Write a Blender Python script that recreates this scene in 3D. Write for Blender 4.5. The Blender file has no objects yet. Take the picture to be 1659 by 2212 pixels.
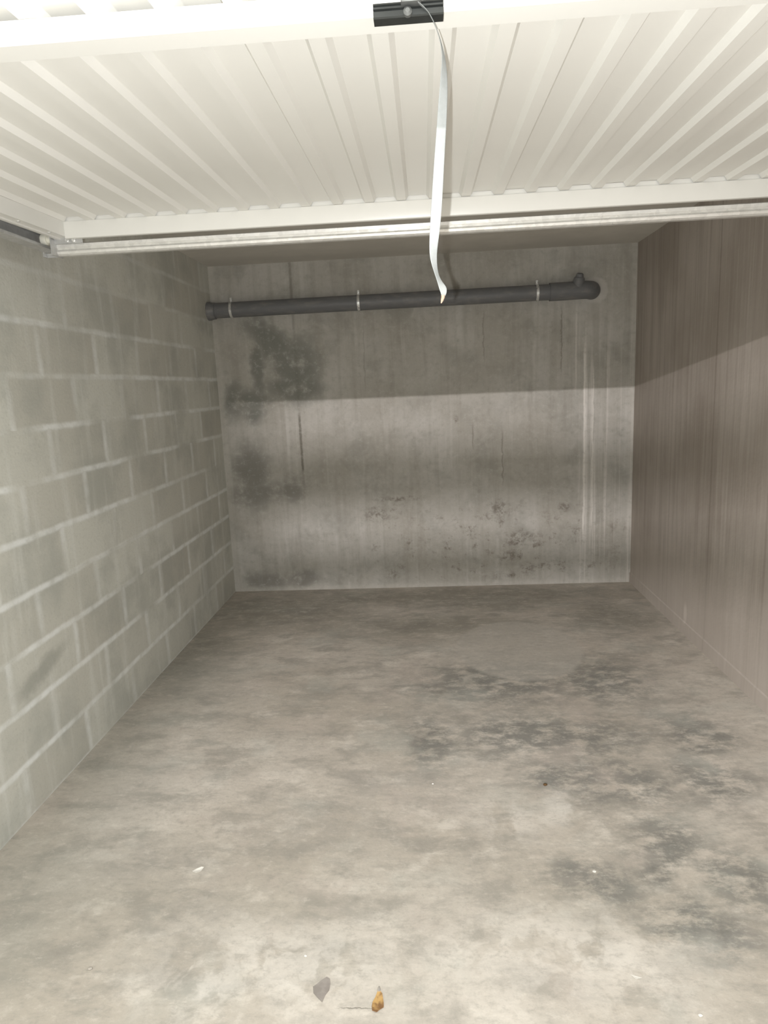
import bpy, bmesh, math, random
from mathutils import Vector, Matrix
random.seed(7)
S = bpy.context.scene
COL = S.collection

# ------------------------------------------------------------------ camera
CAM_F, CAM_P, CAM_Y, CAM_R, CAM_H = 1469.43, -0.1831286, -0.0656987, -0.0438780, 1.4517
cp, sp = math.cos(CAM_P), math.sin(CAM_P)
cy, sy = math.cos(CAM_Y), math.sin(CAM_Y)
FW = Vector((sy*cp, cy*cp, sp))
_r = Vector((cy, -sy, 0)); _u = _r.cross(FW)
RT = math.cos(CAM_R)*_r + math.sin(CAM_R)*_u
UP = -math.sin(CAM_R)*_r + math.cos(CAM_R)*_u
cam_d = bpy.data.cameras.new('camera')
cam = bpy.data.objects.new('camera', cam_d); COL.objects.link(cam)
M = Matrix((RT, UP, -FW)).transposed().to_4x4()
M.translation = Vector((0, 0, CAM_H))
cam.matrix_world = M
cam_d.sensor_fit = 'VERTICAL'; cam_d.sensor_height = 36.0
cam_d.lens = CAM_F/2212*36.0
cam_d.clip_start = 0.02
S.camera = cam

# ------------------------------------------------------------------ light, world, exposure
FLASH_W, LAMP_W, AMBIENT = 112.0, 415.0, 1.85
EXPOSURE = 0.0
S.view_settings.view_transform = 'Standard'
S.view_settings.look = 'None'
S.view_settings.exposure = EXPOSURE
S.view_settings.gamma = 1.0
S.view_settings.use_curve_mapping = False
W = bpy.data.worlds.new('world'); S.world = W; W.use_nodes = True
bg = W.node_tree.nodes['Background']
bg.inputs['Color'].default_value = (0.95, 0.98, 1.0, 1); bg.inputs['Strength'].default_value = AMBIENT

def point_lamp(name, loc, power, radius, color):
    d = bpy.data.lights.new(name, 'POINT'); d.energy = power; d.shadow_soft_size = radius; d.color = color
    o = bpy.data.objects.new(name, d); o.location = loc; COL.objects.link(o); return o
# the phone's own flash, a finger's breadth left of the lens
point_lamp('phone_flash', (-0.026, 0.0, 1.449), FLASH_W, 0.003, (1.0, 1.012, 1.005))
LAMP = Vector((-1.49, -5.2, 2.573))
ad = bpy.data.lights.new('corridor_lamp_light', 'AREA'); ad.shape = 'RECTANGLE'; ad.size = 0.70; ad.size_y = 0.018
ad.energy = LAMP_W; ad.color = (1.0, 0.95, 0.97)
al = bpy.data.objects.new('corridor_lamp_light', ad); al.location = LAMP; al.rotation_euler = (math.radians(84), 0, 0); COL.objects.link(al)

# ------------------------------------------------------------------ helpers: meshes
def new_bm(): return bmesh.new()
def box(bm, x0, x1, y0, y1, z0, z1, bev=0.0):
    b = bmesh.new()
    vs = [b.verts.new((x, y, z)) for x in (x0, x1) for y in (y0, y1) for z in (z0, z1)]
    for f in ((0,1,3,2),(4,6,7,5),(0,4,5,1),(2,3,7,6),(0,2,6,4),(1,5,7,3)):
        b.faces.new([vs[i] for i in f])
    if bev > 0:
        bmesh.ops.bevel(b, geom=b.edges[:], offset=bev, segments=2, affect='EDGES', profile=0.5)
    merge(bm, b)
def merge(bm, b):
    me = bpy.data.meshes.new('tmp'); b.to_mesh(me); b.free(); bm.from_mesh(me); bpy.data.meshes.remove(me)
def tube(bm, pts, radii, seg=24, cap=True):
    pts = [Vector(p) for p in pts]
    if not hasattr(radii, '__len__'): radii = [radii]*len(pts)
    rings = []
    t0 = (pts[1]-pts[0]).normalized()
    n = t0.orthogonal().normalized()
    for i, p in enumerate(pts):
        if i == 0: t = t0
        elif i == len(pts)-1: t = (pts[i]-pts[i-1]).normalized()
        else:
            a = (pts[i]-pts[i-1]); c = (pts[i+1]-pts[i])
            a = a.normalized() if a.length > 1e-9 else c.normalized()
            c = c.normalized() if c.length > 1e-9 else a
            t = (a+c).normalized()
        n = (n - t*n.dot(t)).normalized(); b = t.cross(n)
        rings.append([bm.verts.new(p + radii[i]*(math.cos(2*math.pi*k/seg)*n + math.sin(2*math.pi*k/seg)*b)) for k in range(seg)])
    for A, B in zip(rings, rings[1:]):
        for k in range(seg):
            bm.faces.new((A[k], A[(k+1) % seg], B[(k+1) % seg], B[k]))
    if cap:
        bm.faces.new(rings[0][::-1]); bm.faces.new(rings[-1])
def lathe(bm, origin, axis, prof, seg=24):
    """prof: list of (distance along axis, radius)"""
    o = Vector(origin); a = Vector(axis).normalized()
    tube(bm, [o + a*(d + i*1e-6) for i, (d, r) in enumerate(prof)], [r for d, r in prof], seg)
def extrude_x(bm, prof, x0, x1):
    """closed profile in (y, z) swept along x"""
    A = [bm.verts.new((x0, y, z)) for y, z in prof]; B = [bm.verts.new((x1, y, z)) for y, z in prof]
    n = len(prof)
    for i in range(n):
        bm.faces.new((A[i], A[(i+1) % n], B[(i+1) % n], B[i]))
    bm.faces.new(A[::-1]); bm.faces.new(B)
def extrude_y(bm, prof, y0, y1):
    A = [bm.verts.new((x, y0, z)) for x, z in prof]; B = [bm.verts.new((x, y1, z)) for x, z in prof]
    n = len(prof)
    for i in range(n):
        bm.faces.new((A[i], A[(i+1) % n], B[(i+1) % n], B[i]))
    bm.faces.new(A[::-1]); bm.faces.new(B)
def obj(name, bm, mat, parent=None, smooth=False, angle=40):
    bmesh.ops.recalc_face_normals(bm, faces=bm.faces[:])
    me = bpy.data.meshes.new(name); bm.to_mesh(me); bm.free()
    o = bpy.data.objects.new(name, me); COL.objects.link(o)
    if mat: me.materials.append(mat)
    if smooth:
        me.polygons.foreach_set('use_smooth', [True]*len(me.polygons))
        me.set_sharp_from_angle(angle=math.radians(angle))
    if parent:
        o.parent = parent
        o.matrix_parent_inverse = Matrix.Translation(-parent.location)
    return o
def thing(name, loc, label, cat, group=None):
    o = bpy.data.objects.new(name, None); o.location = loc; o.empty_display_size = 0.1; COL.objects.link(o)
    tag(o, label, cat, group); return o
def tag(o, label, cat, group=None):
    o['label'] = label; o['category'] = cat; o['kind'] = 'thing'
    if group: o['group'] = group
    return o
def struct(name, bm, mat, smooth=False):
    o = obj(name, bm, mat, None, smooth); o['kind'] = 'structure'; return o

# ------------------------------------------------------------------ helpers: node materials
class Mat:
    def __init__(s, name, rough=0.8, metal=0.0, spec=0.3):
        s.m = bpy.data.materials.new(name); s.m.use_nodes = True
        s.t = s.m.node_tree; s.b = s.t.nodes['Principled BSDF']
        s.b.inputs['Roughness'].default_value = rough; s.b.inputs['Metallic'].default_value = metal
        s.b.inputs['Specular IOR Level'].default_value = spec
        s.g = s.n('ShaderNodeNewGeometry').outputs['Position']
    def n(s, t, **kw):
        x = s.t.nodes.new(t)
        for k, v in kw.items(): setattr(x, k, v)
        return x
    def put(s, inp, v):
        if hasattr(v, 'is_output') or isinstance(v, bpy.types.NodeSocket): s.t.links.new(v, inp)
        elif isinstance(v, (tuple, list)) and inp.type == 'RGBA' and len(v) == 3: inp.default_value = (*v, 1)
        else: inp.default_value = v
    def math(s, op, a, b=0.0, clamp=False):
        x = s.n('ShaderNodeMath', operation=op, use_clamp=clamp); s.put(x.inputs[0], a); s.put(x.inputs[1], b); return x.outputs[0]
    def vmath(s, op, a, b=(0, 0, 0)):
        x = s.n('ShaderNodeVectorMath', operation=op); s.put(x.inputs[0], a); s.put(x.inputs[1], b)
        return x.outputs['Value'] if op in ('LENGTH', 'DOT_PRODUCT') else x.outputs[0]
    def scale(s, v, sc, loc=(0, 0, 0)):
        x = s.n('ShaderNodeMapping'); s.put(x.inputs['Vector'], v); x.inputs['Scale'].default_value = sc; x.inputs['Location'].default_value = loc
        return x.outputs[0]
    def noise(s, v, scale, detail=4, rough=0.55, dist=0.0, color=False):
        x = s.n('ShaderNodeTexNoise'); s.put(x.inputs['Vector'], v); x.inputs['Scale'].default_value = scale
        x.inputs['Detail'].default_value = detail; x.inputs['Roughness'].default_value = rough; x.inputs['Distortion'].default_value = dist
        return x.outputs['Color' if color else 'Fac']
    def ss(s, v, a, b, lo=0.0, hi=1.0):
        x = s.n('ShaderNodeMapRange', interpolation_type='SMOOTHSTEP')
        s.put(x.inputs['Value'], v)
        if a > b: a, b, lo, hi = b, a, hi, lo
        x.inputs['From Min'].default_value = a; x.inputs['From Max'].default_value = b
        x.inputs['To Min'].default_value = lo; x.inputs['To Max'].default_value = hi
        return x.outputs['Result']
    def mix(s, f, a, b, blend='MIX'):
        x = s.n('ShaderNodeMix', data_type='RGBA', blend_type=blend)
        s.put(x.inputs[0], f); s.put(x.inputs[6], a); s.put(x.inputs[7], b); return x.outputs[2]
    def xyz(s, v):
        x = s.n('ShaderNodeSeparateXYZ'); s.put(x.inputs[0], v); return x.outputs
    def comb(s, a, b, c=0.0):
        x = s.n('ShaderNodeCombineXYZ'); s.put(x.inputs[0], a); s.put(x.inputs[1], b); s.put(x.inputs[2], c); return x.outputs[0]
    def blob(s, uv, u, v, ru, rv, rot=0.0, soft=0.35):
        x = s.n('ShaderNodeMapping', vector_type='TEXTURE'); s.put(x.inputs['Vector'], uv)
        x.inputs['Location'].default_value = (u, v, 0); x.inputs['Rotation'].default_value = (0, 0, rot)
        x.inputs['Scale'].default_value = (ru, rv, 1)
        return s.ss(s.vmath('LENGTH', x.outputs[0]), 1+soft, 1-soft)
    def warp(s, uv, scale, amp, detail=4):
        c = s.noise(uv, scale, detail, 0.6, color=True)
        d = s.vmath('MULTIPLY', s.vmath('SUBTRACT', c, (0.5, 0.5, 0.5)), (amp, amp, 0))
        return s.vmath('ADD', uv, d)
    def maxall(s, ms):
        r = ms[0]
        for m in ms[1:]: r = s.math('MAXIMUM', r, m)
        return r
    def color(s, c, gain=None):
        if gain: c = s.mix(1.0, c, gain, 'MULTIPLY')
        s.put(s.b.inputs['Base Color'], c); return s
    def bump(s, h, strength=0.3, dist=0.01):
        x = s.n('ShaderNodeBump'); x.inputs['Strength'].default_value = strength; x.inputs['Distance'].default_value = dist
        s.put(x.inputs['Height'], h); s.t.links.new(x.outputs[0], s.b.inputs['Normal']); return s

def ray(px, py):
    return FW + RT*(px-829.5)/CAM_F - UP*(py-1106)/CAM_F
def at(ax, val, px, py):
    d = ray(px, py); o = Vector((0, 0, CAM_H)); return o + d*((val-o[ax])/d[ax])

D, XL, XR, H = 4.78, -1.444, 1.424, 2.30
Y0 = 0.20

# ------------------------------------------------------------------ materials
def concrete_floor():
    m = Mat('floor_concrete', 0.62, 0, 0.28)
    X = m.xyz(m.g); uv = m.comb(X[0], X[1])
    w1 = m.warp(uv, 2.2, 0.30, 5); w2 = m.warp(w1, 9.0, 0.09, 4)
    big = m.noise(uv, 1.1, 3, 0.5)
    col = m.mix(m.ss(big, 0.36, 0.64), (0.40, 0.365, 0.31), (0.475, 0.44, 0.385))
    swirl = m.noise(m.scale(uv, (1.0, 1.9, 1)), 4.2, 8, 0.70, 0.25)
    col = m.mix(m.ss(swirl, 0.44, 0.64, 0, 0.75), col, (0.28, 0.262, 0.228))
    col = m.mix(m.ss(m.noise(m.scale(uv, (1, 1.5, 1), (5, 2, 0)), 5.0, 8, 0.70), 0.50, 0.68, 0, 0.6), col, (0.60, 0.565, 0.50))
    def fl(px, py, rx, ry, rot=0, soft=0.4, src=None):
        c = at(2, 0, px, py); a = at(2, 0, px+rx, py); b = at(2, 0, px, py-ry)
        soft = min(soft+0.3, 0.95)
        return m.blob(src or w2, c.x, c.y, (a-c).length, (b-c).length, rot, soft)
    # grubby trodden area to the right, broken up by fine noise
    dirty = m.maxall([fl(1080,1475,190,45), fl(1290,1470,110,45), fl(1180,1595,210,50), fl(1330,1690,130,45), fl(1210,1690,70,30),
                      fl(1500,1580,75,40), fl(1540,1680,90,50), fl(1450,1820,90,45), fl(1270,1900,110,50), fl(1420,1860,60,30),
                      fl(1490,1985,110,45,-0.2), fl(1530,2005,60,30), fl(1500,1960,60,25), fl(1580,2030,70,45), fl(1600,1900,70,60), fl(920,1600,60,50)])
    uvs = m.warp(uv, 6.0, 0.03, 3)
    grain = m.noise(m.scale(uvs, (1.0, 1.5, 1)), 9.0, 8, 0.74)
    dm = m.math('MULTIPLY', m.math('ADD', m.math('MULTIPLY', dirty, 0.9), 0.06), m.ss(grain, 0.375, 0.57))
    col = m.mix(m.math('MULTIPLY', dm, 0.85), col, (0.145, 0.148, 0.135))
    tint = m.noise(uv, 2.6, 4, 0.6)
    col = m.mix(m.ss(tint, 0.52, 0.68, 0, 0.35), col, (0.40, 0.41, 0.37))
    col = m.mix(m.ss(tint, 0.46, 0.32, 0, 0.35), col, (0.46, 0.405, 0.355))
    # soft dark zones along the back and left edges
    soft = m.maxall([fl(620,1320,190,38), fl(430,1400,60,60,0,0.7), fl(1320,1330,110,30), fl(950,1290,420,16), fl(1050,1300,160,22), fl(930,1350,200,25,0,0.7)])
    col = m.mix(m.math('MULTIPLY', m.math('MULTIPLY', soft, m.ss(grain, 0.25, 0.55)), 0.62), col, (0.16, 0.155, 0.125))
    left = m.maxall([fl(250,1650,110,130,0.35,0.8), fl(120,1880,150,100,0.3,0.8), fl(420,1470,90,70,0.3,0.8), fl(30,2020,90,90,0,0.9)])  # left jamb's shadow strip on the floor, painted into the colour
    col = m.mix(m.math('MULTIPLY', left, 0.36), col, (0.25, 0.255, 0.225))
    grey = m.maxall([fl(690,1780,150,45,0,0.7), fl(440,2000,90,80,0,0.7), fl(860,1700,90,40,0,0.7), fl(380,1860,130,35,0,0.7)])
    col = m.mix(m.math('MULTIPLY', m.math('MULTIPLY', grey, m.ss(grain, 0.3, 0.6)), 0.42), col, (0.28, 0.265, 0.24))
    # pale patches
    pale = m.maxall([fl(430,2125,90,60,0,0.3), fl(1200,1740,45,28,0,0.6), fl(1090,1760,70,40,0,0.7), fl(1250,2060,260,70,0,0.6), fl(600,2060,220,70,0,0.8)])
    col = m.mix(m.math('MULTIPLY', m.math('MULTIPLY', pale, m.ss(m.noise(w2, 7, 4), 0.40, 0.52)), 0.5), col, (0.64, 0.61, 0.555))
    arc = m.blob(m.warp(uv, 3, 0.05), at(2,0,1120,1400).x, at(2,0,1120,1400).y, 0.34, 0.42, 0, 0.05)
    col = m.mix(m.math('MULTIPLY', arc, 0.6), col, (0.42, 0.40, 0.355))
    # broad brush and tyre marks
    br = m.noise(m.scale(uv, (1.2, 7.0, 1)), 3.0, 7, 0.68)
    col = m.mix(m.ss(br, 0.55, 0.72, 0, 0.28), col, (0.27, 0.25, 0.215))
    col = m.mix(m.ss(m.noise(uv, 46, 4, 0.65), 0.50, 0.72, 0, 0.30), col, (0.28, 0.26, 0.225))
    f2 = m.noise(m.scale(uv, (1, 1.6, 1), (7, 3, 0)), 22, 8, 0.78)
    col = m.mix(m.ss(f2, 0.50, 0.66, 0, 0.42), col, (0.25, 0.235, 0.205))
    col = m.mix(m.ss(f2, 0.47, 0.35, 0, 0.32), col, (0.58, 0.55, 0.49))
    # hairline crack beside the dry leaf
    a = at(2, 0, 732, 2176); b = at(2, 0, 806, 2180)
    cw = m.warp(uv, 60, 0.012); ck = m.blob(cw, (a.x+b.x)/2, (a.y+b.y)/2, (b-a).length/2, 0.0016, 0, 0.5)
    col = m.mix(m.math('MULTIPLY', ck, 0.7), col, (0.12, 0.11, 0.09))
    m.color(col, (1.31, 1.295, 1.30))
    m.bump(m.math('ADD', m.noise(uv, 90, 4, 0.6), m.math('MULTIPLY', swirl, 1.5)), 0.16, 0.004)
    return m.m

def wall_px(m, src, px, py, rx, ry, rot=0, soft=0.3):
    c = at(1, D, px, py); k = D/CAM_F
    return m.blob(src, c.x, c.z, rx*k, ry*k, rot, soft)
def concrete_back():
    m = Mat('cast_concrete', 0.8, 0, 0.22)
    X = m.xyz(m.g); uv = m.comb(X[0], X[2])
    w = m.warp(m.warp(uv, 2.5, 0.16, 4), 9, 0.08, 5); wf = m.warp(uv, 14, 0.04, 4)
    col = m.mix(m.ss(m.noise(uv, 1.6, 4), 0.35, 0.65), (0.36, 0.335, 0.28), (0.44, 0.415, 0.36))
    st = m.noise(m.scale(uv, (9.0, 0.55, 1)), 1.6, 5, 0.6)
    col = m.mix(m.ss(st, 0.45, 0.68, 0, 0.42), col, (0.285, 0.26, 0.21))
    col = m.mix(m.ss(m.noise(m.scale(uv, (14, 0.8, 1), (3, 1, 0)), 1.3, 4), 0.55, 0.75, 0, 0.4), col, (0.52, 0.50, 0.44))
    col = m.mix(m.ss(m.noise(w, 3.5, 5, 0.6), 0.47, 0.68, 0, 0.5), col, (0.26, 0.248, 0.205))
    P = lambda *a, soft=0.55, **k: wall_px(m, w, *a, soft=soft, **k)
    blot = m.ss(m.noise(uv, 7, 6, 0.65), 0.24, 0.54)
    damp = m.maxall([P(590,745,32,75,0.7), P(640,790,55,55), P(640,838,66,30), P(555,790,14,75), P(540,868,45,26), P(505,870,22,40), P(548,900,24,26)])
    col = m.mix(m.math('MULTIPLY', m.math('MULTIPLY', damp, blot), 0.85), col, (0.18, 0.18, 0.15))
    damp2 = m.maxall([P(540,1010,42,48), P(560,1065,70,28), P(640,1055,26,34), P(578,1252,48,24), P(660,1250,34,20)])
    col = m.mix(m.math('MULTIPLY', m.math('MULTIPLY', damp2, blot), 0.75), col, (0.19, 0.18, 0.15))
    # mould speckle low on the right half
    reg = m.maxall([P(1060,1165,300,75,soft=0.5), P(830,1120,50,40,soft=0.5), P(1090,1215,260,40,soft=0.5)])
    spk = m.ss(m.noise(uv, 11, 8, 0.78), 0.53, 0.66)
    col = m.mix(m.math('MULTIPLY', m.math('MULTIPLY', reg, spk), 0.7), col, (0.15, 0.125, 0.09))
    Q = lambda *a, **k: wall_px(m, wf, *a, soft=0.8, **k)
    gritty = m.ss(m.noise(uv, 24, 6, 0.75), 0.42, 0.60)
    spots = m.maxall([Q(1125,1158,36,9), Q(1115,1170,22,12), Q(1100,1200,20,9), Q(1140,1228,14,12), Q(1104,1242,10,6), Q(1080,1100,22,18), Q(860,1078,40,5), Q(815,1112,24,14),
                      Q(850,1240,14,8), Q(985,906,5,7), Q(1220,1095,12,10)])
    col = m.mix(m.math('MULTIPLY', m.math('MULTIPLY', spots, gritty), 0.75), col, (0.14, 0.12, 0.09))
    # pale lime runs on the right
    rx = m.ss(X[0], at(1,D,1238,900).x, at(1,D,1252,900).x)
    runs = m.ss(m.noise(m.scale(uv, (20, 0.30, 1), (0.3, 0, 0)), 1.6, 5, 0.65), 0.50, 0.64)
    zf = m.ss(X[2], 1.95, 1.55)
    col = m.mix(m.math('MULTIPLY', m.math('MULTIPLY', rx, runs), m.math('MULTIPLY', zf, 0.5)), col, (0.64, 0.60, 0.53))
    for px, wd, zt, zb, a_ in ((1262, 0.006, 1.75, 0.25, 0.75), (1280, 0.004, 1.6, 0.3, 0.6), (1243, 0.004, 2.0, 1.3, 0.4)):
        xx = m.math('ABSOLUTE', m.math('SUBTRACT', m.xyz(m.warp(uv, 6, 0.02))[0], at(1, D, px, 950).x))
        k = m.math('MULTIPLY', m.ss(xx, wd*2, wd*0.3), m.math('MULTIPLY', m.ss(X[2], zt, zt-0.2), m.ss(X[2], zb, zb+0.2)))
        col = m.mix(m.math('MULTIPLY', k, a_), col, (0.68, 0.64, 0.56))
    # joint of the casting: dark broken seam on the left
    xs = at(1, D, 650, 950).x
    xx = m.math('ABSOLUTE', m.math('SUBTRACT', m.xyz(m.warp(uv, 25, 0.012))[0], xs))
    vis = m.maxall([m.math('MULTIPLY', m.ss(X[2], 1.16, 1.22), m.math('MULTIPLY', m.ss(X[2], 1.0, 1.04), m.ss(X[2], 1.32, 1.24))),
                    m.math('MULTIPLY', m.ss(X[2], 0.86, 0.9), m.ss(X[2], 1.27, 1.2)), m.math('MULTIPLY', m.ss(X[2], 1.78, 1.88), 0.5), m.math('MULTIPLY', m.ss(X[2], 0.5, 0.8), 0.18)])
    col = m.mix(m.math('MULTIPLY', m.ss(xx, 0.013, 0.003), m.math('MULTIPLY', vis, 0.65)), col, (0.10, 0.09, 0.065))
    for px, z0, z1, a_ in ((1085, 0.7, 1.15, 0.45), (1212, 1.45, 1.95, 0.45), (1022, 0.95, 1.2, 0.4), (1048, 1.55, 1.95, 0.35), (795, 1.4, 1.9, 0.25)):
        xx = m.math('ABSOLUTE', m.math('SUBTRACT', m.xyz(wf)[0], at(1, D, px, 950).x))
        k = m.math('MULTIPLY', m.ss(xx, 0.007, 0.001), m.math('MULTIPLY', m.ss(X[2], z0, z0+0.1), m.ss(X[2], z1, z1-0.1)))
        col = m.mix(m.math('MULTIPLY', k, a_), col, (0.13, 0.115, 0.085))
    # pale cement edge at the foot and the corners
    edge = m.maxall([m.ss(m.math('ADD', X[2], m.math('MULTIPLY', m.noise(uv, 9), 0.03)), 0.06, 0.03), m.ss(X[0], XR-0.05, XR-0.02), m.ss(X[0], XL+0.06, XL+0.02)])
    col = m.mix(m.math('MULTIPLY', edge, 0.3), col, (0.52, 0.49, 0.42))
    fn = m.noise(uv, 28, 7, 0.75)
    col = m.mix(m.ss(fn, 0.50, 0.68, 0, 0.35), col, (0.25, 0.235, 0.19))
    col = m.mix(m.ss(fn, 0.48, 0.34, 0, 0.30), col, (0.50, 0.48, 0.42))
    hole = at(1, D, 1283, 627); hd = m.blob(wf, hole.x, hole.z, 0.092, 0.085, 0, 0.12)
    col = m.mix(m.math('MULTIPLY', hd, 0.45), col, (0.55, 0.52, 0.46))
    pits = m.ss(m.noise(uv, 60, 3, 0.7), 0.70, 0.78)
    col = m.mix(m.math('MULTIPLY', pits, 0.35), col, (0.14, 0.12, 0.09))
    m.color(col, (1.10, 1.12, 1.18))
    m.bump(m.math('ADD', m.noise(uv, 55, 4), m.math('MULTIPLY', st, 1.0)), 0.2, 0.004)
    return m.m

def concrete_right():
    m = Mat('board_marked_concrete', 0.75, 0, 0.25)
    X = m.xyz(m.g); uv = m.comb(X[1], X[2])
    col = m.mix(m.ss(m.noise(uv, 1.3, 4), 0.35, 0.65), (0.265, 0.235, 0.195), (0.335, 0.305, 0.26))
    st = m.noise(m.scale(uv, (10, 0.35, 1)), 2.2, 6, 0.65)
    col = m.mix(m.ss(st, 0.42, 0.68, 0, 0.5), col, (0.20, 0.175, 0.14))
    st2 = m.noise(m.scale(uv, (22, 0.5, 1), (4, 2, 0)), 1.8, 5, 0.65)
    col = m.mix(m.ss(st2, 0.52, 0.72, 0, 0.40), col, (0.42, 0.39, 0.335))
    for yj, a_ in ((3.48, 0.45), (4.05, 0.25), (2.9, 0.3)):
        yy = m.math('ABSOLUTE', m.math('SUBTRACT', m.xyz(m.warp(uv, 8, 0.015))[0], yj))
        col = m.mix(m.math('MULTIPLY', m.ss(yy, 0.014, 0.003), a_), col, (0.15, 0.13, 0.10))
    c = at(0, XR, 1480, 1326)
    mk = m.blob(m.warp(uv, 20, 0.01), c.y, c.z, 0.022, 0.055, 0, 0.5)
    col = m.mix(m.math('MULTIPLY', mk, 0.7), col, (0.52, 0.48, 0.42))
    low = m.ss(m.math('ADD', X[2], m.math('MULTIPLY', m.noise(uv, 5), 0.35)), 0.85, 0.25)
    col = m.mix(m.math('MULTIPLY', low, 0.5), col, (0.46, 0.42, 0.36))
    m.color(col, (1.36, 1.34, 1.40))
    m.bump(m.math('ADD', m.noise(uv, 50, 4), m.math('MULTIPLY', st, 2.0)), 0.2, 0.004)
    return m.m

def block_wall():
    m = Mat('concrete_blockwork', 0.85, 0, 0.2)
    X = m.xyz(m.g); uv0 = m.comb(m.math('SUBTRACT', X[1], 0.075), m.math('ADD', X[2], 0.007))
    uv = m.warp(uv0, 7, 0.016, 4)
    br = m.n('ShaderNodeTexBrick'); m.put(br.inputs['Vector'], uv)
    br.inputs['Scale'].default_value = 1.0; br.inputs['Brick Width'].default_value = 0.45; br.inputs['Row Height'].default_value = 0.194
    br.inputs['Mortar Size'].default_value = 0.013; br.inputs['Mortar Smooth'].default_value = 0.9
    br.inputs['Color1'].default_value = (0, 0, 0, 1); br.inputs['Color2'].default_value = (1, 1, 1, 1); br.inputs['Mortar'].default_value = (0.5, 0.5, 0.5, 1)
    tone = br.outputs['Color']; mort = br.outputs['Fac']
    col = m.mix(tone, (0.35, 0.33, 0.275), (0.42, 0.405, 0.345))
    n1 = m.noise(uv0, 3.0, 5, 0.6)
    col = m.mix(m.ss(n1, 0.42, 0.68, 0, 0.65), col, (0.27, 0.265, 0.225))
    st = m.noise(m.scale(uv0, (7, 0.9, 1)), 2.0, 4)
    col = m.mix(m.ss(st, 0.5, 0.7, 0, 0.4), col, (0.47, 0.455, 0.40))
    col = m.mix(m.ss(m.noise(uv0, 70, 4, 0.7), 0.5, 0.75, 0, 0.35), col, (0.24, 0.23, 0.19))
    # course line distance
    v = m.xyz(uv)[1]
    fr = m.math('FRACT', m.math('ADD', m.math('DIVIDE', v, 0.194), 0.5))
    dist = m.math('ABSOLUTE', m.math('SUBTRACT', fr, 0.5))
    hm = m.math('MULTIPLY', m.ss(dist, 0.095, 0.02), m.ss(m.noise(uv0, 2.4, 3), 0.30, 0.58))
    fine = m.ss(m.noise(uv0, 16, 4), 0.25, 0.65)
    row = m.math('FLOOR', m.math('DIVIDE', v, 0.194))
    shift = m.math('MULTIPLY', m.math('SUBTRACT', 1.0, m.math('FLOORED_MODULO', row, 2.0)), 0.225)
    uu = m.math('DIVIDE', m.math('ADD', m.xyz(m.warp(uv0, 9, 0.03, 3))[0], shift), 0.45)
    vd = m.math('MULTIPLY', m.math('ABSOLUTE', m.math('SUBTRACT', m.math('FRACT', m.math('ADD', uu, 0.5)), 0.5)), 0.45)
    vm = m.math('MULTIPLY', m.ss(vd, 0.030, 0.004), m.ss(m.noise(uv0, 3.3, 2), 0.30, 0.62, 0.1, 0.6))
    hi = m.ss(X[2], 1.80, 1.70, 0.35, 1.0)
    jm = m.math('MULTIPLY', m.math('MAXIMUM', m.math('MULTIPLY', hm, 0.9), vm), hi)
    jm = m.math('MULTIPLY', jm, m.math('ADD', m.math('MULTIPLY', fine, 0.6), 0.4))
    col = m.mix(m.math('MULTIPLY', jm, 0.75), col, (0.60, 0.59, 0.55))
    c = at(0, XL, 90, 1445)
    sc = m.blob(m.warp(uv0, 20, 0.05), c.y-0.075, c.z, 0.16, 0.035, 0.2, 0.5)
    col = m.mix(m.math('MULTIPLY', sc, 0.5), col, (0.17, 0.165, 0.135))
    m.color(col, (1.54, 1.60, 1.70))
    hgt = m.math('SUBTRACT', m.math('MULTIPLY', m.noise(uv0, 80, 3), 0.5), m.math('MULTIPLY', jm, 0.7))
    m.bump(hgt, 0.35, 0.005)
    return m.m

def plain_concrete(name, c0, c1):
    m = Mat(name, 0.85, 0, 0.2)
    m.color(m.mix(m.ss(m.noise(m.g, 2.0, 5, 0.6), 0.35, 0.65), c0, c1)); m.bump(m.noise(m.g, 60, 4), 0.15, 0.004)
    return m.m
def paint(name, c, rough=0.35):
    m = Mat(name, rough, 0, 0.5)
    n = m.noise(m.g, 4, 4)
    m.color(m.mix(m.ss(n, 0.4, 0.7, 0, 0.25), c, tuple(v*0.93 for v in c)))
    return m
def galv(name, c=(0.55, 0.55, 0.54), rough=0.42):
    m = Mat(name, rough, 0.55, 0.5)
    vo = m.n('ShaderNodeTexVoronoi'); m.put(vo.inputs['Vector'], m.g); vo.inputs['Scale'].default_value = 70
    m.color(m.mix(m.math('MULTIPLY', m.xyz(vo.outputs['Color'])[0], 0.5), c, tuple(v*0.72 for v in c)))
    m.put(m.b.inputs['Roughness'], m.ss(m.noise(m.g, 30, 4), 0.3, 0.7, rough-0.08, rough+0.12))
    return m.m

M_FLOOR = concrete_floor(); M_BACK = concrete_back(); M_RIGHT = concrete_right(); M_LEFT = block_wall()
M_CEIL = plain_concrete('ceiling_concrete', (0.60, 0.575, 0.52), (0.67, 0.64, 0.58))
M_KICK = plain_concrete('kicker_concrete', (0.30, 0.27, 0.225), (0.37, 0.34, 0.29))
M_CORR = plain_concrete('corridor_wall_concrete', (0.42, 0.40, 0.36), (0.50, 0.48, 0.44))
M_PAINT = paint('white_door_paint', (0.72, 0.712, 0.675), 0.33).m
M_PANEL = paint('door_panel_paint', (0.76, 0.75, 0.71), 0.38).m
M_GALV = galv('galvanised_steel'); M_BAR = galv('galvanised_bar', (0.80, 0.79, 0.76), 0.40)
M_LATCH = galv('blackened_zinc', (0.045, 0.048, 0.046), 0.45)
M_SPIN = galv('dull_zinc', (0.16, 0.165, 0.16), 0.45)
M_ZINC = galv('bright_zinc', (0.75, 0.75, 0.73), 0.3)
m_ = Mat('grey_pipe_plastic', 0.5, 0, 0.4)
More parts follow.
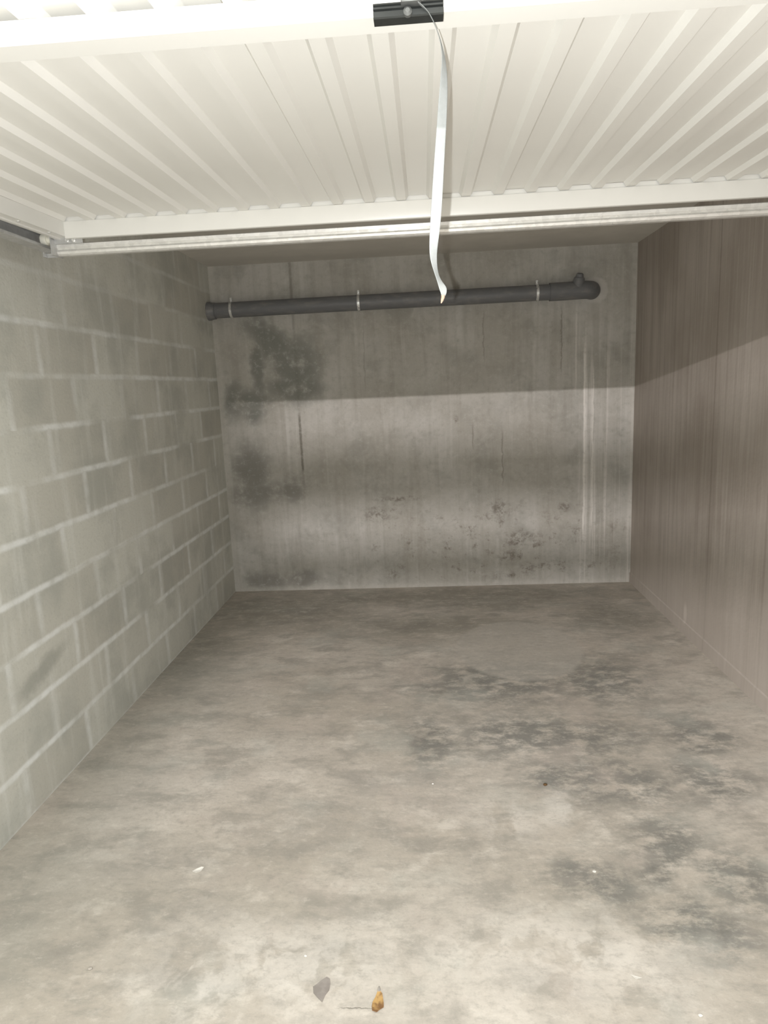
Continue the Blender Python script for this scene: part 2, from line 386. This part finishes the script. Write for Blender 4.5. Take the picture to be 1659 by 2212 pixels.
n_ = m_.noise(m_.scale(m_.g, (2, 6, 6)), 5, 5, 0.6)
m_.color(m_.mix(m_.ss(n_, 0.45, 0.7, 0, 0.7), (0.15, 0.152, 0.156), (0.22, 0.212, 0.20))); M_PIPE = m_.m
m_ = Mat('black_rubber', 0.7, 0, 0.3); m_.color((0.025, 0.025, 0.024)); M_RUB = m_.m
m_ = Mat('white_nylon', 0.4, 0, 0.4); m_.color((0.78, 0.76, 0.66)); M_NYLON = m_.m
m_ = Mat('white_webbing', 0.75, 0, 0.25)
m_.color(m_.mix(m_.ss(m_.noise(m_.g, 90, 3), 0.4, 0.7, 0, 0.4), (0.235, 0.245, 0.24), (0.19, 0.20, 0.195)))
wv = m_.n('ShaderNodeTexWave', bands_direction='Z'); m_.put(wv.inputs['Vector'], m_.g); wv.inputs['Scale'].default_value = 260
m_.bump(wv.outputs['Fac'], 0.12, 0.001); M_WEB = m_.m
m_ = Mat('frayed_brown_webbing', 0.85, 0, 0.2); m_.color((0.33, 0.24, 0.18)); M_FRAY = m_.m
m_ = Mat('lamp_housing_paint', 0.5, 0, 0.4); m_.color((0.30, 0.30, 0.30)); M_LAMP = m_.m

# ------------------------------------------------------------------ structure
T = 0.20
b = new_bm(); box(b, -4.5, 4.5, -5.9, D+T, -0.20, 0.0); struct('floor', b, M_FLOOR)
b = new_bm(); box(b, XL, XR, D, D+T, 0, H)
back = struct('wall_back', b, M_BACK)
b = new_bm(); box(b, XL-T, XL, Y0, D+T, 0, H); struct('wall_left', b, M_LEFT)
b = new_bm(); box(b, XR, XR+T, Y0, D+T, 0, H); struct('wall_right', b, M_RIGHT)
b = new_bm(); box(b, XL-T, XR+T, Y0, D+T, H, H+T); struct('ceiling', b, M_CEIL)
b = new_bm(); box(b, -1.20, 1.20, Y0, Y0+0.14, 2.10, H); struct('trim_1', b, M_CEIL)       # lintel over the opening
b = new_bm(); box(b, -4.5, 4.5, -5.9, -5.692, 0, 3.1); struct('wall_front', b, M_CORR)   # far side of the corridor
# steel jambs of the door opening, unseen tops widened to block lamp light
for nm, s_, xw in (('trim_2', -1, -XL), ('trim_3', 1, XR)):
    b = new_bm(); pr = [(s_*1.31, 0), (s_*xw, 0), (s_*xw, H), (s_*1.20, H), (s_*1.20, 1.926), (s_*1.31, 1.926)]
    extrude_y(b, pr, Y0+0.0, Y0+0.14); struct(nm, b, M_PAINT)
# low cast kicker along the foot of the right wall
b = new_bm(); extrude_y(b, [(XR, 0.0), (XR-0.006, 0.0), (XR-0.005, 0.068), (XR, 0.074)], 2.2, D)
struct('baseboard_right', b, M_RIGHT)

# ------------------------------------------------------------------ garage door, open overhead
TILT = 0.021
def zc(y): return 2.02 + TILT*(y-2.28)          # level of the rib crests on the underside
DX0, DX1 = -1.185, 1.185
DY0, DY1 = 0.065, 2.295
door = thing('garage_door', (0.0, (DY0+DY1)/2, 1.95), 'white ribbed metal up-and-over garage door, open overhead', 'garage door')
# ribbed sheet: one folded profile with thickness, swept along the depth of the door
RIB0, RS, RD = -0.052, 0.1005, 0.013
prof = [(DX0+0.004, RD)]
for k in range(-11, 13):
    x = RIB0 + k*RS
    for dx, dz in ((-0.0225, RD), (-0.0135, 0.0), (0.0135, 0.0), (0.0225, RD)):
        xx = min(max(x+dx, DX0+0.004), DX1-0.004)
        if xx > prof[-1][0] + 1e-5: prof.append((xx, dz))
if prof[-1][0] < DX1-0.005: prof.append((DX1-0.004, RD))
b = new_bm()
ys = [DY0+0.012 + (DY1-0.02-DY0-0.012)*i/10 for i in range(11)]
def bulge(x, y):      # sheet metal is never quite flat
    return 0.0012*math.sin(3.1*y+0.7)*math.sin(2.3*x+0.4)
lo = [[b.verts.new((x, y, zc(y)+dz+bulge(x, y))) for x, dz in prof] for y in ys]
hi = [[b.verts.new((x, y, zc(y)+dz+0.0015+bulge(x, y))) for x, dz in prof] for y in ys]
nP, nY = len(prof), len(ys)
for j in range(nY-1):
    for i in range(nP-1):
        b.faces.new((lo[j][i], lo[j+1][i], lo[j+1][i+1], lo[j][i+1]))
        b.faces.new((hi[j][i], hi[j][i+1], hi[j+1][i+1], hi[j+1][i]))
    for i in (0, nP-1):
        b.faces.new((lo[j][i], hi[j][i], hi[j+1][i], lo[j+1][i]))
for i in range(nP-1):
    for j in (0, nY-1):
        b.faces.new((lo[j][i], lo[j][i+1], hi[j][i+1], hi[j][i]))
obj('ribbed_panel', b, M_PANEL, door)
def rail(name, y0, y1, z0, z1):
    b = new_bm(); box(b, DX0+0.036, DX1-0.036, y0, y1, z0, z1, 0.003); return obj(name, b, M_PAINT, door, True)
br_ = rail('bottom_rail', DY0, DY0+0.045, 1.939, zc(0.08)-0.0005)
b = new_bm(); box(b, DX0, DX1, DY0-0.002, DY0+0.010, 1.940, zc(0.08)+0.016)  # unseen strip added to close the rib gaps against lamp light
o = obj('edge_strip', b, M_PAINT, br_); o.matrix_parent_inverse = Matrix.Identity(4)
# centre rail: channel with a folded lip at its far side
b = new_bm()
Y1, Y2, zb, zt = 1.066, 1.116, 1.9625, zc(1.09)-0.0005
extrude_x(b, [(Y1, zb+0.003), (Y1+0.003, zb), (Y2-0.002, zb), (Y2, zb+0.002), (Y2, zb+0.010), (Y2-0.002, zb+0.010), (Y2-0.002, zb+0.002),
              (Y1+0.002, zb+0.002), (Y1+0.002, zt-0.002), (Y1+0.03, zt-0.002), (Y1+0.03, zt), (Y1, zt)], DX0+0.036, DX1-0.036)
obj('centre_rail', b, M_PAINT, door)
tr = rail('top_rail', 2.272, 2.292, 1.9665, zc(2.28)-0.0005)
b = new_bm(); box(b, DX0+0.036, DX1-0.036, 2.280, 2.290, zc(2.28)-0.0005, zc(2.28)+0.0145)
o = obj('rail_lip', b, M_PAINT, tr); o.matrix_parent_inverse = Matrix.Identity(4)
for s in (-1, 1):
    b = new_bm()
    n = 2
    xo, xi = s*1.185, s*1.147
    A = []
    pr = [(xo, 0.0145), (xo, -0.052), (xo-s*0.012, -0.052), (xo-s*0.012, -0.047), (xi, -0.047), (xi, -0.0008), (xo-s*0.003, -0.0008), (xo-s*0.003, 0.0145)]
    va = [b.verts.new((x, DY0, zc(DY0)+z)) for x, z in pr]; vb = [b.verts.new((x, DY1, zc(DY1)+z)) for x, z in pr]
    for i in range(8): b.faces.new((va[i], va[(i+1) % 8], vb[(i+1) % 8], vb[i]))
    b.faces.new(va[::-1]); b.faces.new(vb)
    st = obj('side_stile', b, M_PAINT, door)
    for y in (0.4, 0.9, 1.4, 1.78, 1.924, 2.032, 2.2):
        b = new_bm(); lathe(b, (s*1.160, y, zc(y)-0.0465), (0, 0, -1), [(0, 0.006), (0.0015, 0.006), (0.004, 0.003)], 12)
        r = obj('rivet', b, M_ZINC, st, True)
        r['label'] = 'bright zinc rivet head'
        r.matrix_parent_inverse = Matrix.Identity(4)
        st.matrix_parent_inverse = st.matrix_parent_inverse
# stabiliser bar across the inner end, on a plate at each corner
b = new_bm()
zb, zt, yb = 1.921, 1.9585, 2.300
extrude_x(b, [(yb+0.004, zt), (yb, zt-0.003), (yb, zt-0.013), (yb+0.005, zt-0.017), (yb+0.001, zt-0.021), (yb-0.001, zt-0.026), (yb+0.002, zt-0.033), (yb+0.009, zb),
              (yb+0.028, zb), (yb+0.033, zb+0.006), (yb+0.033, zt)], -1.195, 1.195)
bar = obj('stabiliser_bar', b, M_BAR, door, True, 30); bar['label'] = 'galvanised steel stabiliser bar with a lengthwise groove'
for s in (-1, 1):
    b = new_bm(); box(b, s*1.196-0.002, s*1.196+0.002, 2.268, 2.335, 1.918, 1.9755)
    box(b, min(s*1.196, s*1.10), max(s*1.196, s*1.10), 2.292, 2.2955, 1.955, 1.9745)
    pl = obj('corner_plate', b, M_GALV, door); pl['label'] = 'galvanised corner plate joining door frame and bar'
    for x in (1.150, 1.128):
        b = new_bm(); lathe(b, (s*x, 2.292, 1.964), (0, -1, 0), [(0, 0.0065), (0.005, 0.0065), (0.006, 0.004), (0.011, 0.004)], 6)
        r = obj('bolt', b, M_ZINC, pl); r.matrix_parent_inverse = Matrix.Identity(4)
    b = new_bm()
    lathe(b, (s*1.198, 2.300, 1.972), (s, 0, 0), [(0, 0.012), (0.022, 0.012), (0.0225, 0.0165), (0.030, 0.0185), (0.040, 0.0185), (0.044, 0.015)], 28)
    ro = obj('guide_roller', b, M_NYLON, door, True); ro['label'] = 'off-white nylon guide roller'
# latch on the centre rail
b = new_bm()
dz_ = 0.0015
extrude_x(b, [(y, z+dz_) for y, z in ((1.0655, 1.9475), (1.046, 1.9475), (1.044, 1.949), (1.044, 1.9555), (1.048, 1.957), (1.048, 1.958), (1.044, 1.959), (1.044, 1.961), (1.047, 1.962), (1.047, 1.963), (1.044, 1.964), (1.046, 1.9668), (1.0655, 1.968))], -0.0535, 0.043)
la = obj('latch_block', b, M_LATCH, door); la['label'] = 'dark grooved metal latch block'
b = new_bm(); box(b, -0.015, 0.013, 1.030, 1.046, 1.9605, 1.985, 0.002)
tube(b, [(0.003, 1.036, 1.983), (0.003, 1.036, 1.99), (0.003, 1.066, 1.99)], 0.005, 12)
lathe(b, (-0.006, 1.0445, 1.953), (0, -1, 0), [(0, 0.006), (0.006, 0.006), (0.009, 0.003)], 16)
r = obj('latch_spindle', b, M_SPIN, la, True); r.matrix_parent_inverse = Matrix.Identity(4); r['label'] = 'grey steel spindle bracket'

# ------------------------------------------------------------------ pull strap: flat webbing, twisted edge-on near the latch
def strap():
    #        px     py    half width mm, twist (0 = flat to the viewer)
    P = [(885, -6, 5.5, 1.35), (899, 2, 6, 1.38), (915, 15, 7, 1.38), (928, 30, 8, 1.38), (941, 55, 8, 1.38), (952, 88, 8, 1.36), (959, 122, 8, 1.22), (960, 163, 8, 0.82),
         (957, 215, 8, 0.45), (954, 271, 8, 0.32), (950, 330, 8.2, 0.18), (946, 395, 8.6, 0.08), (943, 450, 8.8, 0.05), (939, 500, 8.4, 0.1), (936, 535, 7.4, 0.45),
         (936, 560, 7.0, 0.60), (942, 590, 6.6, 1.10), (950, 610, 6.6, 0.95), (957, 622, 7.2, 0.35), (959, 632, 5.4, 0.2), (957, 643, 2.4, 0.2)]
    b = new_bm(); rows = []
    for i, (px, py, hw, tw) in enumerate(P):
        yy = 1.030 + 0.05*min(1, i/8)
        c = at(1, yy, px, py)
        q0, q1 = P[max(i-1, 0)], P[min(i+1, len(P)-1)]
        t = (at(1, yy, q1[0], q1[1]) - at(1, yy, q0[0], q0[1])).normalized()
        side = t.cross(Vector((0, 1, 0))).normalized()
        if side.x < 0: side = -side
        w = side*math.cos(tw) + Vector((0, 1, 0))*math.sin(tw)
        n = w.cross(t).normalized()
        hw *= 0.001; th = 0.0007
        rows.append([b.verts.new(c+w*hw+n*th), b.verts.new(c-w*hw+n*th), b.verts.new(c-w*hw-n*th), b.verts.new(c+w*hw-n*th)])
    for A, B in zip(rows, rows[1:]):
        for k in range(4): b.faces.new((A[k], A[(k+1) % 4], B[(k+1) % 4], B[k]))
    b.faces.new(rows[0][::-1]); b.faces.new(rows[-1])
    return b, rows
sb, rows = strap()
top = at(1, 1.03, 893, 2)
sp_ = thing('pull_strap', top, 'white webbing pull strap hanging from the latch in the middle of the door', 'strap')
o = obj('webbing', sb, M_WEB, sp_, True, 60)
md = o.modifiers.new('subdiv', 'SUBSURF'); md.levels = 2; md.render_levels = 2
b = new_bm(); c0 = at(1, 1.08, 957, 642); c1 = at(1, 1.08, 953, 655)
tube(b, [c0+Vector((0, 0, 0.003)), c0, (c0+c1)/2, c1], [0.003, 0.0028, 0.0022, 0.0008], 10)
fr = obj('frayed_tip', b, M_FRAY, sp_, True); fr['label'] = 'brown frayed end of the strap'

# ------------------------------------------------------------------ side tracks
def track(s, label):
    y0, y1 = 0.36, 2.365
    t = thing('roller_track', (s*1.24, (y0+y1)/2, 1.95), label, 'track', 'door roller tracks')
    b = new_bm()
    X = lambda d: s*d
    zb, zt = 1.944, 1.996
    pr = [(X(1.222), zt-0.009), (X(1.222), zt), (X(1.268), zt), (X(1.268), zb), (X(1.222), zb), (X(1.222), zb+0.009),
          (X(1.2245), zb+0.009), (X(1.2245), zb+0.0022), (X(1.2655), zb+0.0022), (X(1.2655), zt-0.0022), (X(1.2245), zt-0.0022), (X(1.2245), zt-0.009)]
    extrude_y(b, pr, y0, y1)
    obj('channel', b, M_GALV, t)
    b = new_bm(); box(b, min(X(1.20), X(1.268)), max(X(1.20), X(1.268)), y1-0.003, y1, zb-0.016, zb-0.002); box(b, min(X(1.262), X(1.268)), max(X(1.262), X(1.268)), y1-0.02, y1, zb-0.016, zb+0.002)
    obj('end_stop', b, M_GALV, t)
    for y in (0.75, 1.72):
        wx = abs(XL) if s < 0 else XR
        b = new_bm(); a0, a1 = sorted((X(1.2682), X(wx))); box(b, a0, a1, y, y+0.035, 1.996, 1.999)
        p0, p1 = sorted((X(wx-0.003), X(wx))); box(b, p0, p1, y, y+0.035, 1.975, 2.03)
        q0, q1 = sorted((X(1.2682), X(1.2712))); box(b, q0, q1, y, y+0.035, 1.955, 1.999)
        obj('wall_bracket', b, M_GALV, t)
    return t
track(-1, 'galvanised roller track at the left edge of the open door')
track(1, 'galvanised roller track at the right edge of the open door')

# ------------------------------------------------------------------ drain pipe on the back wall
PY, PZ, PR = 4.708, 2.001, 0.0505
pipe = thing('drain_pipe', (-0.1, PY, PZ), 'dark grey plastic drain pipe running across the back wall', 'pipe')
b = new_bm(); tube(b, [(-1.40, PY, PZ), (0.90, PY, PZ+0.008)], PR, 40); obj('straight_pipe', b, M_PIPE, pipe, True)
b = new_bm(); lathe(b, (XL+0.0005, PY, PZ-0.002), (1, 0, 0), [(0, 0.061), (0.020, 0.061), (0.026, 0.057), (0.05, 0.0545), (0.052, 0.051)], 40); obj('pipe_collar', b, M_PIPE, pipe, True)
b = new_bm()
cz = PZ+0.009; pts = [(0.84, PY, cz-0.001), (0.8405, PY, cz-0.001), (0.95, PY, cz), (1.05, PY, cz+0.002)]; rad = [0.0515, 0.0575, 0.0575, 0.0575]
for i in range(1, 9):
    a = math.pi/2*i/8; pts.append((1.05+0.07*math.sin(a)+0.005, PY+0.065*(1-math.cos(a)), cz+0.002)); rad.append(0.0575)
tube(b, pts, rad, 40)
obj('elbow', b, M_PIPE, pipe, True)
b = new_bm(); lathe(b, (1.022, PY-0.012, cz+0.02), (0.10, -0.25, 1), [(0, 0.045), (0.045, 0.036), (0.06, 0.032), (0.062, 0.026), (0.082, 0.022), (0.088, 0.014)], 24)
obj('access_plug', b, M_PIPE, pipe, True)
for px, lab in ((-1.281, 'thin zinc pipe clamp nearest the left wall'), (-0.417, 'thin zinc pipe clamp left of the hanging strap tip'), (0.759, 'thin zinc pipe clamp nearest the pipe elbow')):
    zz = PZ + 0.008*(px+1.4)/2.3
    cl = thing('pipe_clamp', (px, PY, zz-0.054), lab, 'pipe clamp', 'zinc clamps holding the drain pipe')
    b = new_bm(); seg = 40
    ri, ro_, hw = PR+0.0006, PR+0.0026, 0.008
    vs = [[b.verts.new((px+dx, PY+r*math.cos(2*math.pi*k/seg), zz+r*math.sin(2*math.pi*k/seg))) for dx, r in ((-hw, ri), (hw, ri), (hw, ro_), (-hw, ro_))] for k in range(seg)]
    for k in range(seg):
        A, B = vs[k], vs[(k+1) % seg]
        for i in range(4): b.faces.new((A[i], A[(i+1) % 4], B[(i+1) % 4], B[i]))
    obj('clamp_band', b, M_ZINC, cl, True)
    b = new_bm(); box(b, px-0.007, px+0.007, PY-0.004, PY-0.001, zz+ro_-0.001, zz+ro_+0.026); box(b, px-0.007, px+0.007, PY+0.001, PY+0.004, zz+ro_-0.001, zz+ro_+0.026)
    tube(b, [(px, PY-0.010, zz+ro_+0.015), (px, PY+0.010, zz+ro_+0.015)], 0.0035, 8)
    obj('clamp_lug', b, M_ZINC, cl)
    b = new_bm(); tube(b, [(px, PY+ro_-0.001, zz), (px, D, zz)], 0.004, 10); obj('wall_stud', b, M_ZINC, cl, True)

# ------------------------------------------------------------------ litter on the floor
def litter_mat(name, c0, c1, sc=60, rough=0.8):
    m = Mat(name, rough, 0, 0.25); m.color(m.mix(m.ss(m.noise(m.g, sc, 4), 0.4, 0.65), c0, c1)); return m.m
def flake(name, outline, mat, label, cat, thick=0.0012, curl=0.006, group=None, parent=None):
    """outline in photo pixels on the floor; a thin curled piece lying on it"""
    pts = [at(2, 0, *p) for p in outline]
    c = sum(pts, Vector())/len(pts); R = max((p-c).length for p in pts)
    b = new_bm()
    def lift(p): return curl*((p-c).length/R)**2
    rings = [[b.verts.new(c+(p-c)*f+Vector((0, 0, 0.0006+thick+lift(c+(p-c)*f)))) for p in pts] for f in (1, 0.66, 0.33)]
    ctr = b.verts.new(c+Vector((0, 0, 0.0006+thick)))
    low = [[b.verts.new(v.co-Vector((0, 0, thick))) for v in r] for r in rings]; lc = b.verts.new(ctr.co-Vector((0, 0, thick)))
    n = len(pts)
    for i in range(n):
        j = (i+1) % n
        for A, B in zip(rings, rings[1:]): b.faces.new((A[i], A[j], B[j], B[i]))
        for A, B in zip(low, low[1:]): b.faces.new((A[j], A[i], B[i], B[j]))
        b.faces.new((rings[2][i], rings[2][j], ctr)); b.faces.new((low[2][j], low[2][i], lc))
        b.faces.new((rings[0][j], rings[0][i], low[0][i], low[0][j]))
    o = obj(name, b, mat, parent, True, 50)
    if label: tag(o, label, cat, group)
    return o
def crumb(name, px, py, r, mat, label, cat, squash=0.6, group=None):
    c = at(2, 0, px, py); b = new_bm()
    bmesh.ops.create_icosphere(b, subdivisions=2, radius=r)
    for v in b.verts:
        k = 1+0.35*(random.random()-0.5); v.co = Vector((v.co.x*k*1.2, v.co.y*k, v.co.z*k*squash))
    zmin = min(v.co.z for v in b.verts)
    for v in b.verts: v.co += Vector((c.x, c.y, -zmin))
    return tag(obj(name, b, mat, None, True, 60), label, cat, group)
M_LEAF = litter_mat('dry_leaf_brown', (0.52, 0.33, 0.13), (0.24, 0.13, 0.06), 55)
M_STEM = litter_mat('leaf_stem_grey', (0.42, 0.39, 0.36), (0.5, 0.46, 0.4))
M_GREY = litter_mat('faded_leaf_grey', (0.29, 0.26, 0.235), (0.35, 0.315, 0.285), 40)
M_WHITE = litter_mat('white_scrap', (0.85, 0.82, 0.76), (0.75, 0.72, 0.66), 40)
M_BROWN = litter_mat('brown_bit', (0.12, 0.07, 0.03), (0.08, 0.05, 0.03))
c = at(2, 0, 815, 2172)
leaf = thing('dry_leaf', (c.x, c.y, 0), 'small crumpled brown dry leaf lying on the floor near the bottom', 'leaf')
flake('leaf_blade', [(818,2142),(826,2150),(829,2168),(829,2178),(819,2184),(814,2190),(804,2186),(803,2176),(805,2166),(811,2156)], M_LEAF, None, None, 0.0012, 0.007, None, leaf)
b = new_bm(); p0 = at(2, 0, 819, 2147); p1 = at(2, 0, 819, 2135); tube(b, [p0+Vector((0,0,0.006)), (p0+p1)/2+Vector((0,0,0.006)), p1+Vector((0,0,0.004))], [0.003, 0.0035, 0.0025], 8)
obj('leaf_stem', b, M_STEM, leaf, True)
flake('faded_leaf', [(706,2111),(713,2115),(714,2126),(711,2140),(703,2150),(696,2166),(688,2158),(677,2146),(676,2132),(685,2126),(694,2118)], M_GREY,
      'flat faded grey leaf lying left of the brown dry leaf', 'leaf', 0.0006, 0.0004)
flake('paper_scrap', [(416,1886),(424,1879),(436,1875),(441,1877),(434,1883),(424,1888)], M_WHITE, 'torn white scrap on the left half of the floor', 'scrap', 0.0012, 0.006)
crumb('plaster_crumb', 1513, 2195, 0.0048, M_WHITE, 'white plaster crumb at the bottom right of the floor', 'crumb')
crumb('plaster_crumb', 660, 2066, 0.0034, M_WHITE, 'white plaster crumb on the floor above the faded grey leaf', 'crumb')
crumb('plaster_crumb', 1284, 1884, 0.005, M_WHITE, 'white plaster crumb amid the dark stains on the right', 'crumb')
crumb('plaster_crumb', 935, 1694, 0.0035, M_WHITE, 'tiny white crumb out in the middle of the floor', 'crumb')
flake('chalk_chip', [(1362,2108),(1374,2110),(1386,2115),(1374,2116)], M_WHITE, 'thin pale chip near the lower right of the floor', 'chip', 0.001, 0.003)
crumb('dirt_crumb', 195, 2094, 0.005, M_STEM, 'greyish crumb of dirt near the lower left of the floor', 'crumb')
crumb('wood_crumb', 1178, 1697, 0.0062, M_BROWN, 'dark brown crumb on the floor right of centre', 'crumb')

# ------------------------------------------------------------------ corridor lamp behind the viewer, with added light-shaping blades
lt = thing('corridor_lamp', (LAMP.x, -5.69, LAMP.z-0.2), 'grey wall lamp on the corridor wall facing the garage, with added light-banding blades', 'lamp')
x0, x1 = LAMP.x-0.44, LAMP.x+0.62
b = new_bm(); box(b, x0, x1, -5.69, -5.66, LAMP.z-0.50, LAMP.z+0.16); obj('back_plate', b, M_LAMP, lt)
b = new_bm(); box(b, LAMP.x-0.37, LAMP.x+0.37, -5.66, LAMP.y-0.012, LAMP.z-0.02, LAMP.z+0.02, 0.004); obj('tube_carrier', b, M_LAMP, lt)
YB = LAMP.y+0.60
for s0, s1 in ((0.1545, 0.1985), (0.226, 0.257), (0.36, 0.80)):  # unseen blades added to block these slopes and band the light
    b = new_bm(); box(b, x0, x1, YB, YB+0.004, LAMP.z-0.6*s1, LAMP.z-0.6*s0); obj('light_band_blade', b, M_LAMP, lt)
for x in (x0, x1-0.004):
    b = new_bm(); box(b, x, x+0.004, -5.66, YB, LAMP.z-0.48, LAMP.z+0.1); obj('side_cheek', b, M_LAMP, lt)
